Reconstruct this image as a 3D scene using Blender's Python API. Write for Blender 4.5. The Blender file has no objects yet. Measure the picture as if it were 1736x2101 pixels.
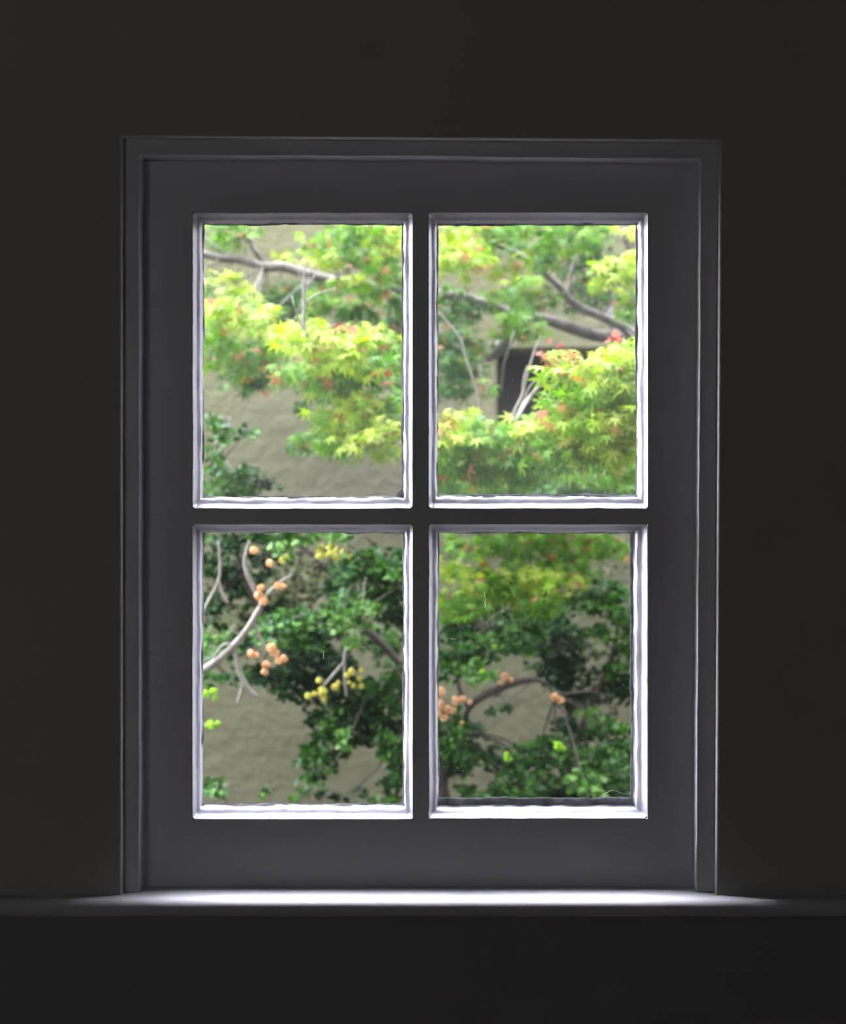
import bpy, math, random
import numpy as np
from mathutils import Vector

# ------------------------------------------------------------------ camera, light, exposure
S = 0.00055        # metres per photo pixel on the plane of the glass
D = 1.60           # camera to glass
ZC = 1.50          # camera height
C = bpy.context.scene.collection
sc = bpy.context.scene

cam_d = bpy.data.cameras.new('camera')
cam = bpy.data.objects.new('camera', cam_d)
C.objects.link(cam)
cam.location = (0, -D, ZC)
cam.rotation_euler = (math.radians(90), 0, 0)
cam_d.sensor_fit = 'HORIZONTAL'
cam_d.sensor_width = 36.0
cam_d.lens = 36.0 * D / (1736 * S)
cam_d.clip_start = 0.02
cam_d.dof.use_dof = True
cam_d.dof.focus_distance = D + 0.01
cam_d.dof.aperture_fstop = 6.6
sc.camera = cam

sc.view_settings.view_transform = 'Standard'
sc.view_settings.look = 'None'
sc.view_settings.gamma = 1.0
sc.view_settings.use_curve_mapping = False
sc.view_settings.exposure = 0.0
sc.cycles.max_bounces = 10
sc.cycles.diffuse_bounces = 6
sc.cycles.transparent_max_bounces = 24
sc.cycles.sample_clamp_indirect = 4.0

SKY = 1.9          # overcast sky
SKY_GLOW = 62.0     # the brighter part of the overcast, high to the left beyond the garden
GLOW_DIR = Vector((-0.32, 0.62, 0.70)).normalized()
w = bpy.data.worlds.new('overcast_sky')
sc.world = w
w.use_nodes = True
nt = w.node_tree
nt.nodes.clear()
tc = nt.nodes.new('ShaderNodeTexCoord')
dp = nt.nodes.new('ShaderNodeVectorMath'); dp.operation = 'DOT_PRODUCT'
dp.inputs[1].default_value = GLOW_DIR
nt.links.new(tc.outputs['Generated'], dp.inputs[0])
cl = nt.nodes.new('ShaderNodeMath'); cl.operation = 'MAXIMUM'; cl.inputs[1].default_value = 0.0
nt.links.new(dp.outputs['Value'], cl.inputs[0])
pw = nt.nodes.new('ShaderNodeMath'); pw.operation = 'POWER'; pw.inputs[1].default_value = 1.9
nt.links.new(cl.outputs[0], pw.inputs[0])
ma = nt.nodes.new('ShaderNodeMath'); ma.operation = 'MULTIPLY_ADD'
ma.inputs[1].default_value = SKY_GLOW; ma.inputs[2].default_value = SKY
nt.links.new(pw.outputs[0], ma.inputs[0])
bg = nt.nodes.new('ShaderNodeBackground')
bg.inputs['Color'].default_value = (0.87, 0.85, 1.0, 1)
nt.links.new(ma.outputs[0], bg.inputs['Strength'])
wo = nt.nodes.new('ShaderNodeOutputWorld')
nt.links.new(bg.outputs[0], wo.inputs['Surface'])
w.cycles.sampling_method = 'AUTOMATIC'

ROOM_FILL = 0.95  # added fill for the dim room, set at an unseen rear window
ld = bpy.data.lights.new('rear_room_fill', 'AREA')
ld.shape = 'RECTANGLE'; ld.size = 0.7; ld.size_y = 0.9
ld.energy = ROOM_FILL; ld.color = (0.95, 0.98, 0.97)
lo = bpy.data.objects.new('rear_room_fill', ld)
C.objects.link(lo)
lo.location = (-1.5, -3.93, 1.7); lo.rotation_euler = (math.radians(90), 0, 0)

SUN = 10.0          # thinly veiled sun behind the house; its eave shades the foot of the garden wall
sd_ = bpy.data.lights.new('veiled_sun', 'SUN'); sd_.energy = SUN; sd_.angle = math.radians(24); sd_.color = (1.0, 0.97, 0.88)
so_ = bpy.data.objects.new('veiled_sun', sd_); C.objects.link(so_)
so_.rotation_euler = Vector((-0.30, -1.0, 1.05)).to_track_quat('Z', 'Y').to_euler()

# ------------------------------------------------------------------ helpers
rng = np.random.default_rng(7)
random.seed(7)

def P(u, v, Z=D):
    """photo pixel -> point of the place at distance Z from the camera"""
    k = S * Z / D
    return (((u - 868) * k), Z - D, ZC - (v - 1050.5) * k)

def link(name, verts, faces, mat, parent=None, smooth=False, bevel=0.0, seg=3):
    me = bpy.data.meshes.new(name)
    me.from_pydata([tuple(map(float, p)) for p in verts], [], faces)
    me.materials.append(mat)
    if smooth:
        me.polygons.foreach_set('use_smooth', [True] * len(me.polygons))
    me.update()
    o = bpy.data.objects.new(name, me)
    C.objects.link(o)
    if parent: o.parent = parent
    if bevel:
        b = o.modifiers.new('bevel', 'BEVEL')
        b.width = bevel; b.segments = seg; b.limit_method = 'ANGLE'
        b.harden_normals = False
    return o

def empty(name, loc=(0, 0, 0)):
    o = bpy.data.objects.new(name, None)
    C.objects.link(o)
    o.location = loc
    o.empty_display_size = 0.1
    return o

def put(o, parent):
    """parent while keeping the place"""
    o.parent = parent
    o.matrix_parent_inverse = parent.matrix_basis.inverted()
    return o

def box(x0, x1, y0, y1, z0, z1):
    v = [(x0, y0, z0), (x1, y0, z0), (x1, y1, z0), (x0, y1, z0), (x0, y0, z1), (x1, y0, z1), (x1, y1, z1), (x0, y1, z1)]
    f = [(0, 3, 2, 1), (4, 5, 6, 7), (0, 1, 5, 4), (1, 2, 6, 5), (2, 3, 7, 6), (3, 0, 4, 7)]
    return v, f

def prism(poly, y0, y1):
    """polygon of (x, z), counter-clockwise seen from the room, extruded from y0 to y1"""
    n = len(poly)
    v = [(x, y0, z) for x, z in poly] + [(x, y1, z) for x, z in poly]
    f = [tuple(range(n)), tuple(range(2 * n - 1, n - 1, -1))]
    for i in range(n):
        j = (i + 1) % n
        f.append((i, i + n, j + n, j))
    return v, f

def wobbly_prism(poly, y0, y1, amp=0.0004, step=0.02, seed=0):
    """the same with its long edges slightly uneven, as old painted wood is"""
    r = np.random.default_rng(seed)
    out = []
    n = len(poly)
    for i in range(n):
        a = np.array(poly[i]); b = np.array(poly[(i + 1) % n])
        L = np.linalg.norm(b - a); m = max(1, int(L / step))
        nrm = np.array([-(b - a)[1], (b - a)[0]]) / max(L, 1e-9)
        prev = 0.0
        for k in range(m):
            d = 0.0
            if k: prev = 0.6 * prev + r.normal(0, amp); d = prev
            out.append(tuple(a + (b - a) * k / m + nrm * d))
    return prism(out, y0, y1)

def tube(pts, radii, nseg=8, verts=None, faces=None, sub=4, rough=0.0):
    """smooth tapering tube through points (Catmull-Rom)"""
    verts = [] if verts is None else verts
    faces = [] if faces is None else faces
    p = [np.array(q, float) for q in pts]
    rr = list(radii)
    if len(p) > 2:
        q = []; r2 = []
        ext = [2 * p[0] - p[1]] + p + [2 * p[-1] - p[-2]]
        for i in range(1, len(ext) - 2):
            for k in range(sub):
                t = k / sub
                a, b, c, d = ext[i - 1], ext[i], ext[i + 1], ext[i + 2]
                q.append(0.5 * (2 * b + (c - a) * t + (2 * a - 5 * b + 4 * c - d) * t * t + (3 * b - a - 3 * c + d) * t ** 3))
                r2.append(rr[i - 1] * (1 - t) + rr[i] * t)
        q.append(p[-1]); r2.append(rr[-1])
        p, rr = q, r2
    base = len(verts)
    up = np.array([0.31, 0.9, 0.2])
    for i, c in enumerate(p):
        tdir = (p[min(i + 1, len(p) - 1)] - p[max(i - 1, 0)])
        tdir = tdir / (np.linalg.norm(tdir) + 1e-9)
        s = np.cross(tdir, up); s /= (np.linalg.norm(s) + 1e-9)
        t2 = np.cross(s, tdir)
        for k in range(nseg):
            a = 2 * math.pi * k / nseg
            r = rr[i] * (1 + (rng.uniform(-rough, rough) if rough else 0))
            verts.append(c + (s * math.cos(a) + t2 * math.sin(a)) * r)
    m = len(p)
    for i in range(m - 1):
        for k in range(nseg):
            a = base + i * nseg + k; b = base + i * nseg + (k + 1) % nseg
            faces.append((a, b, b + nseg, a + nseg))
    faces.append(tuple(base + k for k in range(nseg))[::-1])
    faces.append(tuple(base + (m - 1) * nseg + k for k in range(nseg)))
    return verts, faces

def new_mat(name):
    m = bpy.data.materials.new(name)
    m.use_nodes = True
    n = m.node_tree
    b = n.nodes['Principled BSDF']
    return m, n, b

def noise(n, scale, detail=4, vec=None, rough=0.5):
    t = n.nodes.new('ShaderNodeTexNoise')
    t.inputs['Scale'].default_value = scale
    t.inputs['Detail'].default_value = detail
    t.inputs['Roughness'].default_value = rough
    if vec: n.links.new(vec, t.inputs['Vector'])
    return t.outputs['Fac']

def coords(n, scale=(1, 1, 1)):
    g = n.nodes.new('ShaderNodeTexCoord')
    m = n.nodes.new('ShaderNodeMapping')
    m.inputs['Scale'].default_value = scale
    n.links.new(g.outputs['Object'], m.inputs['Vector'])
    return m.outputs['Vector']

def ramp(n, fac, stops):
    r = n.nodes.new('ShaderNodeValToRGB')
    e = r.color_ramp.elements
    while len(e) < len(stops): e.new(0.5)
    for k, (p, c) in enumerate(stops):
        e[k].position = p; e[k].color = (*c, 1)
    n.links.new(fac, r.inputs['Fac'])
    return r.outputs['Color']

def bump(n, b, h, strength, dist):
    k = n.nodes.new('ShaderNodeBump')
    k.inputs['Strength'].default_value = strength
    k.inputs['Distance'].default_value = dist
    n.links.new(h, k.inputs['Height'])
    n.links.new(k.outputs['Normal'], b.inputs['Normal'])
    return k

def white_paint():
    m, n, b = new_mat('white_gloss_paint')
    b.inputs['Roughness'].default_value = 0.42
    c = coords(n)
    n.links.new(ramp(n, noise(n, 9, 5, c), [(0.3, (0.84, 0.835, 0.86)), (0.7, (0.89, 0.885, 0.91))]), b.inputs['Base Color'])
    ad = n.nodes.new('ShaderNodeMath'); ad.operation = 'ADD'
    n.links.new(noise(n, 1.0, 4, coords(n, (14, 14, 420))), ad.inputs[0])
    n.links.new(noise(n, 160, 3, c), ad.inputs[1])
    bump(n, b, ad.outputs[0], 0.35, 0.0006)
    return m

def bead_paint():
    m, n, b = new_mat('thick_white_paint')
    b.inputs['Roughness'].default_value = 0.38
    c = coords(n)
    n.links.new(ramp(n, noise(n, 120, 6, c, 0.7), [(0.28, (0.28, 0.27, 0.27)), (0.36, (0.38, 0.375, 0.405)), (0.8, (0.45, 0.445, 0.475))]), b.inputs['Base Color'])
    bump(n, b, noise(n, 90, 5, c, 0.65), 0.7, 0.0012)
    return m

def room_paint(name, col):
    m, n, b = new_mat(name)
    b.inputs['Roughness'].default_value = 0.75
    c = coords(n)
    lo_ = tuple(k * 0.95 for k in col); hi_ = tuple(min(1, k * 1.04) for k in col)
    n.links.new(ramp(n, noise(n, 3, 4, c), [(0.3, lo_), (0.7, hi_)]), b.inputs['Base Color'])
    bump(n, b, noise(n, 220, 4, c), 0.25, 0.0006)
    return m

def garden_plaster():
    m, n, b = new_mat('sage_garden_render')
    b.inputs['Roughness'].default_value = 0.9
    c = coords(n)
    base = ramp(n, noise(n, 2.2, 6, c), [(0.3, (0.122, 0.122, 0.068)), (0.7, (0.158, 0.158, 0.092))])
    mx = n.nodes.new('ShaderNodeMix'); mx.data_type = 'RGBA'; mx.blend_type = 'MULTIPLY'
    mx.inputs['Factor'].default_value = 1.0
    n.links.new(base, mx.inputs[6])
    n.links.new(ramp(n, noise(n, 11, 8, coords(n, (1, 1, 1.6)), 0.7), [(0.22, (0.70, 0.68, 0.62)), (0.42, (1, 1, 1))]), mx.inputs[7])
    n.links.new(mx.outputs[2], b.inputs['Base Color'])
    # faint brick courses under the render
    br = n.nodes.new('ShaderNodeTexBrick')
    br.inputs['Scale'].default_value = 1.0
    br.inputs['Brick Width'].default_value = 0.23
    br.inputs['Row Height'].default_value = 0.075
    br.inputs['Mortar Size'].default_value = 0.016
    br.inputs['Mortar Smooth'].default_value = 1.0
    mp = n.nodes.new('ShaderNodeMapping'); mp.inputs['Rotation'].default_value = (math.radians(-90), 0, 0)
    g = n.nodes.new('ShaderNodeTexCoord')
    n.links.new(g.outputs['Object'], mp.inputs['Vector'])
    n.links.new(mp.outputs['Vector'], br.inputs['Vector'])
    s = n.nodes.new('ShaderNodeMath'); s.operation = 'MULTIPLY_ADD'; s.inputs[1].default_value = -0.07
    n.links.new(br.outputs['Fac'], s.inputs[0])
    n.links.new(noise(n, 26, 7, c, 0.65), s.inputs[2])
    bump(n, b, s.outputs[0], 0.8, 0.018)
    return m

def plain(name, col, rough=0.7, bscale=60, bstr=0.4, bdist=0.003, var=0.25):
    m, n, b = new_mat(name)
    b.inputs['Roughness'].default_value = rough
    c = coords(n)
    n.links.new(ramp(n, noise(n, bscale * 0.6, 5, c), [(0.3, tuple(k * (1 - var) for k in col)), (0.7, tuple(min(1, k * (1 + var)) for k in col))]), b.inputs['Base Color'])
    bump(n, b, noise(n, bscale, 5, c), bstr, bdist)
    return m

def leaf_mat(name, trans, rough):
    """each leaf carries its own colour; thin leaves let light through"""
    m, n, b = new_mat(name)
    b.inputs['Roughness'].default_value = rough
    at = n.nodes.new('ShaderNodeAttribute'); at.attribute_name = 'leaf_colour'
    n.links.new(at.outputs['Color'], b.inputs['Base Color'])
    b.inputs['Specular IOR Level'].default_value = 0.12
    tr = n.nodes.new('ShaderNodeBsdfTranslucent')
    hs = n.nodes.new('ShaderNodeHueSaturation'); hs.inputs['Value'].default_value = 1.15; hs.inputs['Saturation'].default_value = 1.1
    n.links.new(at.outputs['Color'], hs.inputs['Color'])
    n.links.new(hs.outputs['Color'], tr.inputs['Color'])
    mx = n.nodes.new('ShaderNodeMixShader'); mx.inputs['Fac'].default_value = trans
    n.links.new(b.outputs[0], mx.inputs[1]); n.links.new(tr.outputs[0], mx.inputs[2])
    n.links.new(mx.outputs[0], n.nodes['Material Output'].inputs['Surface'])
    return m

def glass_mat(name, haze):
    m = bpy.data.materials.new(name); m.use_nodes = True
    n = m.node_tree; n.nodes.clear()
    out = n.nodes.new('ShaderNodeOutputMaterial')
    tr = n.nodes.new('ShaderNodeBsdfTransparent'); tr.inputs['Color'].default_value = (0.97, 0.985, 0.975, 1)
    gl = n.nodes.new('ShaderNodeBsdfGlossy'); gl.inputs['Roughness'].default_value = 0.02
    lw = n.nodes.new('ShaderNodeLayerWeight'); lw.inputs['Blend'].default_value = 0.5
    p5 = n.nodes.new('ShaderNodeMath'); p5.operation = 'POWER'; p5.inputs[1].default_value = 5.0
    n.links.new(lw.outputs['Facing'], p5.inputs[0])
    fr = n.nodes.new('ShaderNodeMath'); fr.operation = 'MULTIPLY_ADD'; fr.inputs[1].default_value = 0.9; fr.inputs[2].default_value = 0.035
    n.links.new(p5.outputs[0], fr.inputs[0])
    m1 = n.nodes.new('ShaderNodeMixShader')
    n.links.new(fr.outputs[0], m1.inputs[0]); n.links.new(tr.outputs[0], m1.inputs[1]); n.links.new(gl.outputs[0], m1.inputs[2])
    du = n.nodes.new('ShaderNodeBsdfTranslucent'); du.inputs['Color'].default_value = (0.9, 0.9, 0.86, 1)
    c = coords(n)
    sp = noise(n, 420, 3, c, 0.7)
    r1 = n.nodes.new('ShaderNodeMapRange')
    r1.inputs[1].default_value = 0.66; r1.inputs[2].default_value = 0.78
    r1.inputs[3].default_value = 0.0; r1.inputs[4].default_value = 0.025
    n.links.new(sp, r1.inputs[0])
    r2 = n.nodes.new('ShaderNodeMapRange')
    r2.inputs[1].default_value = 0.3; r2.inputs[2].default_value = 0.7
    r2.inputs[3].default_value = haze * 0.6; r2.inputs[4].default_value = haze * 1.4
    n.links.new(noise(n, 7, 4, c), r2.inputs[0])
    ad = n.nodes.new('ShaderNodeMath'); ad.operation = 'ADD'; ad.use_clamp = True
    n.links.new(r1.outputs[0], ad.inputs[0]); n.links.new(r2.outputs[0], ad.inputs[1])
    m2 = n.nodes.new('ShaderNodeMixShader')
    n.links.new(ad.outputs[0], m2.inputs[0]); n.links.new(m1.outputs[0], m2.inputs[1]); n.links.new(du.outputs[0], m2.inputs[2])
    n.links.new(m2.outputs[0], out.inputs['Surface'])
    return m

M = {}
M['white'] = white_paint()
M['bead'] = bead_paint()
M['sill'] = room_paint('worn_white_ledge_paint', (0.72, 0.715, 0.735))
M['wall'] = room_paint('warm_grey_wall_paint', (0.55, 0.54, 0.505))
M['dim_wall'] = room_paint('wall_shade_grey', (0.33, 0.33, 0.325))  # grey with the dimness below the ledge mixed into it
M['ceil'] = room_paint('ceiling_paint', (0.45, 0.44, 0.42))
M['room'] = room_paint('dark_taupe_wall_paint', (0.26, 0.25, 0.23))
M['floor'] = plain('dark_floorboards', (0.10, 0.065, 0.04), 0.5, 12)
M['plaster'] = garden_plaster()
M['house'] = plain('sage_house_render', (0.05, 0.05, 0.045), 0.9, 20, 0.5, 0.01)
M['olive'] = plain('dark_olive_panel', (0.024, 0.027, 0.017), 0.6, 30, 0.3, 0.002, 0.15)
M['soil'] = plain('garden_soil', (0.03, 0.025, 0.016), 0.95, 20, 0.8, 0.02)
M['bark'] = plain('grey_maple_bark', (0.115, 0.106, 0.092), 0.85, 38, 1.0, 0.012, 0.55)
M['dark_bark'] = plain('brown_shrub_bark', (0.06, 0.05, 0.038), 0.9, 70, 0.8, 0.005, 0.35)
M['twig'] = plain('pale_grey_twig_bark', (0.19, 0.175, 0.145), 0.8, 120, 0.5, 0.002, 0.25)
M['putty'] = plain('weathered_glazing_putty', (0.66, 0.70, 0.72), 0.8, 130, 0.9, 0.002, 0.5)
M['dust'] = plain('white_paint_specks', (0.85, 0.85, 0.85), 0.8, 100)
M['maple_leaf'] = leaf_mat('maple_leaf', 0.42, 0.6)
M['shrub_leaf'] = leaf_mat('shrub_leaf', 0.25, 0.42)
M['petal'] = leaf_mat('papery_bract', 0.3, 0.7)
M['haze_glass'] = glass_mat('dusty_old_glass', 0.0022)
M['clear_glass'] = glass_mat('old_glass', 0.0004)

# ------------------------------------------------------------------ depths inside the window
Y_WALL, Y_CASE, Y_SASH, Y_LEDGE = -0.061, -0.049, -0.025, -0.084
SILL_Z = P(0, 1818.5, D + Y_SASH)[2]
def xz(u, v, y):
    p = P(u, v, D + y); return (p[0], p[2])

# ------------------------------------------------------------------ room shell
def struct(o):
    o['kind'] = 'structure'; return o

hole = [xz(249, 1837, Y_WALL), xz(1469, 1837, Y_WALL), xz(1477.5, 288, Y_WALL), xz(249, 279, Y_WALL)]
hole[0] = (hole[0][0], SILL_Z - 0.02); hole[1] = (hole[1][0], SILL_Z - 0.02)
def wall_with_hole(outer, inner, y0, y1):
    v = []; f = []
    for y in (y0, y1):
        v += [(x, y, z) for x, z in outer] + [(x, y, z) for x, z in inner]
    for i in range(4):
        j = (i + 1) % 4
        f.append((i, j, 4 + j, 4 + i))
        f.append((8 + j, 8 + i, 12 + i, 12 + j))
        f.append((4 + i, 4 + j, 12 + j, 12 + i))
        f.append((j, i, 8 + i, 8 + j))
    return v, f
v, f = wall_with_hole([(-4.5, 0), (4.5, 0), (4.5, 4.5), (-4.5, 4.5)], hole, Y_WALL, 0.10)
wf = struct(link('wall_front', v, f, M['wall'], bevel=0.0022, seg=4))
wf.data.materials.append(M['house'])           # rendered outside face
for p_ in wf.data.polygons:
    if p_.normal.y > 0.5: p_.material_index = 1
struct(link('wall_left', *box(-2.2, -2.1, -4.0, Y_WALL, 0, 2.6), M['room']))
struct(link('wall_right', *box(2.1, 2.2, -4.0, Y_WALL, 0, 2.6), M['room']))
h2 = [(-1.85, 1.25), (-1.15, 1.25), (-1.15, 2.15), (-1.85, 2.15)]
v, f = wall_with_hole([(-2.2, 0), (2.2, 0), (2.2, 2.6), (-2.2, 2.6)], h2, -4.1, -4.0)
struct(link('wall_back', v, f, M['room']))
struct(link('floor', *box(-2.2, 2.2, -4.1, Y_WALL, -0.05, 0), M['floor']))
struct(link('ceiling', *box(-2.2, 2.2, -4.1, Y_WALL, 2.6, 2.7), M['ceil']))

# unseen window behind the camera, added to carry the room fill
w2 = struct(empty('added_rear_window', (-1.5, -4.05, 1.25)))
for nm, b_ in (('jamb', (-1.85, -1.81, -4.09, -4.01, 1.25, 2.15)), ('jamb', (-1.19, -1.15, -4.09, -4.01, 1.25, 2.15)),
               ('head', (-1.81, -1.19, -4.09, -4.01, 2.11, 2.15)), ('bottom_rail', (-1.81, -1.19, -4.09, -4.01, 1.25, 1.29)),
               ('muntin', (-1.512, -1.488, -4.07, -4.03, 1.29, 2.11))):
    put(link(nm, *box(*b_), M['white'], bevel=0.002), w2)
put(link('glass_pane', *box(-1.81, -1.19, -4.052, -4.048, 1.29, 2.11), M['clear_glass']), w2)

# ledge and sill: one long moulded shelf that runs along the wall and back into the window opening
xl, xr = hole[0][0] + 0.0005, hole[1][0] - 0.0005
plan = [(-2.1, Y_WALL), (-2.1, Y_LEDGE)]
nn = 90
for i in range(1, nn):
    plan.append((-2.1 + 4.2 * i / nn, Y_LEDGE + random.uniform(-0.0003, 0.0003)))
plan += [(2.1, Y_LEDGE), (2.1, Y_WALL), (xr, Y_WALL), (xr, 0.13), (xl, 0.13), (xl, Y_WALL)]
n = len(plan)
z1, z0 = SILL_Z, SILL_Z - 0.019
v = [(x, y, z0) for x, y in plan] + [(x, y, z1) for x, y in plan]
f = [tuple(range(n))[::-1], tuple(range(n, 2 * n))] + [((i), (i + 1) % n, (i + 1) % n + n, i + n) for i in range(n)]
# rounded nose: bevel only the front edges
me = bpy.data.meshes.new('trim_1'); me.from_pydata(v, [], f); me.materials.append(M['sill'])
tr1 = bpy.data.objects.new('trim_1', me); C.objects.link(tr1); struct(tr1)
import bmesh
bm = bmesh.new(); bm.from_mesh(me)
bmesh.ops.recalc_face_normals(bm, faces=bm.faces)
es = [e for e in bm.edges if all(abs(q.co.y - Y_LEDGE) < 0.001 for q in e.verts) and abs(e.verts[0].co.z - e.verts[1].co.z) < 1e-5]
bmesh.ops.bevel(bm, geom=es, offset=0.0094, segments=8, profile=0.5, affect='EDGES')
bm.to_mesh(me); bm.free()
me.polygons.foreach_set('use_smooth', [True] * len(me.polygons))
me.set_sharp_from_angle(angle=math.radians(50))
# added panel below the shelf: the wall's weaker light painted in as grey
struct(link('wall_shade_panel', *box(-2.1, 2.1, Y_WALL - 0.004, Y_WALL, 0.0, z0), M['dim_wall']))

# ------------------------------------------------------------------ window
win = struct(empty('window_1', (0, 0, SILL_Z)))
zb = SILL_Z
o0, o1, o2, o3 = (hole[0][0], zb), (hole[1][0], zb), hole[2], hole[3]
i0 = (xz(286.5, 1822, Y_CASE)[0], zb); i1 = (xz(1428.5, 1822, Y_CASE)[0], zb)
i2 = xz(1437.5, 325.5, Y_CASE); i3 = xz(285.5, 318, Y_CASE)
e_ = 0.004                                     # the frame is let into the wall
ring = [(o0[0] - e_, zb), i0, i3, i2, i1, (o1[0] + e_, zb), (o2[0] + e_, o2[1] + e_), (o3[0] - e_, o3[1] + e_)]
put(link('window_frame', *wobbly_prism(ring, Y_CASE, 0.098, 0.0003, 0.03, 1), M['white'], bevel=0.0014), win)

# panes: outer rectangle of the glazing bead (on the sash face) and visible glass, in photo pixels
PANES = [
    dict(o=(395.5, 436.5, 846.5, 1043.5), g=(417, 459.5, 827, 1020), mat='haze_glass', put=(2, 3.0, 2, 2.5)),
    dict(o=(879.5, 436, 1331, 1043), g=(898, 460, 1307, 1017.5), mat='haze_glass', put=(2, 4.0, 2, 3)),
    dict(o=(395, 1076, 847, 1681), g=(416.5, 1093, 828.5, 1651), mat='clear_glass', put=(2, 1.5, 2, 2.5)),
    dict(o=(880, 1075, 1328, 1679), g=(899, 1093, 1299, 1652), mat='clear_glass', put=(3, 1.5, 6, 15)),
]
# sash timbers, flush with one another
sx = lambda u: xz(u, 0, Y_SASH)[0]
sz = lambda v_: xz(0, v_, Y_SASH)[1]
def quad(l, t, r, b): return [(sx(l), sz(b)), (sx(r), sz(b)), (sx(r), sz(t)), (sx(l), sz(t))]
lx_t, lx_b = i3[0] - 0.001, i0[0] - 0.001
rx_t, rx_b = i2[0] + 0.001, i1[0] + 0.001
top = i2[1] + 0.003
parts = [
    ('stile', [(lx_b, zb), (sx(395.2), zb), (sx(395.2), top), (lx_t, top)]),
    ('stile', [(sx(1329.5), zb), (rx_b, zb), (rx_t, top), (sx(1329.5), top)]),
    ('top_rail', [(sx(395.2), sz(436.2)), (sx(1329.5), sz(436.2)), (sx(1329.5), top), (sx(395.2), top)]),
    ('bottom_rail', [(sx(395.2), zb), (sx(1329.5), zb), (sx(1329.5), sz(1680)), (sx(395.2), sz(1680))]),
    ('vertical_muntin', quad(846.8, 436.2, 879.8, 1680)),
    ('horizontal_muntin', quad(395.2, 1043.2, 846.8, 1075.6)),
    ('horizontal_muntin', quad(879.8, 1043.2, 1329.5, 1075.6)),
]
for nm, poly in parts:
    put(link(nm, *prism(poly, Y_SASH, 0.012), M['white']), win)

def rrect(l, b, r, t, rad, ns=44, nc=5):
    """counter-clockwise rounded rectangle in x, z: returns points and the outward normal of each"""
    pts = []
    cs = [((l + rad, b + rad), 180), ((r - rad, b + rad), 270), ((r - rad, t - rad), 0), ((l + rad, t - rad), 90)]
    for i, ((cx, cz), a0) in enumerate(cs):
        for k in range(nc + 1):
            a = math.radians(a0 + 90 * k / nc)
            pts.append((cx + rad * math.cos(a), cz + rad * math.sin(a)))
        (nx, nz), na = cs[(i + 1) % 4]
        a = math.radians(na)
        e = (nx + rad * math.cos(a), nz + rad * math.sin(a))
        s = pts[-1]
        for k in range(1, ns):
            pts.append((s[0] + (e[0] - s[0]) * k / ns, s[1] + (e[1] - s[1]) * k / ns))
    return np.array(pts)

def smooth_noise(n_, amp, win_, r):
    a = r.normal(0, 1, n_)
    k = np.ones(win_) / win_
    a = np.convolve(np.concatenate([a[-win_:], a, a[:win_]]), k, 'same')[win_:-win_]
    return a / (a.std() + 1e-9) * amp

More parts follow.
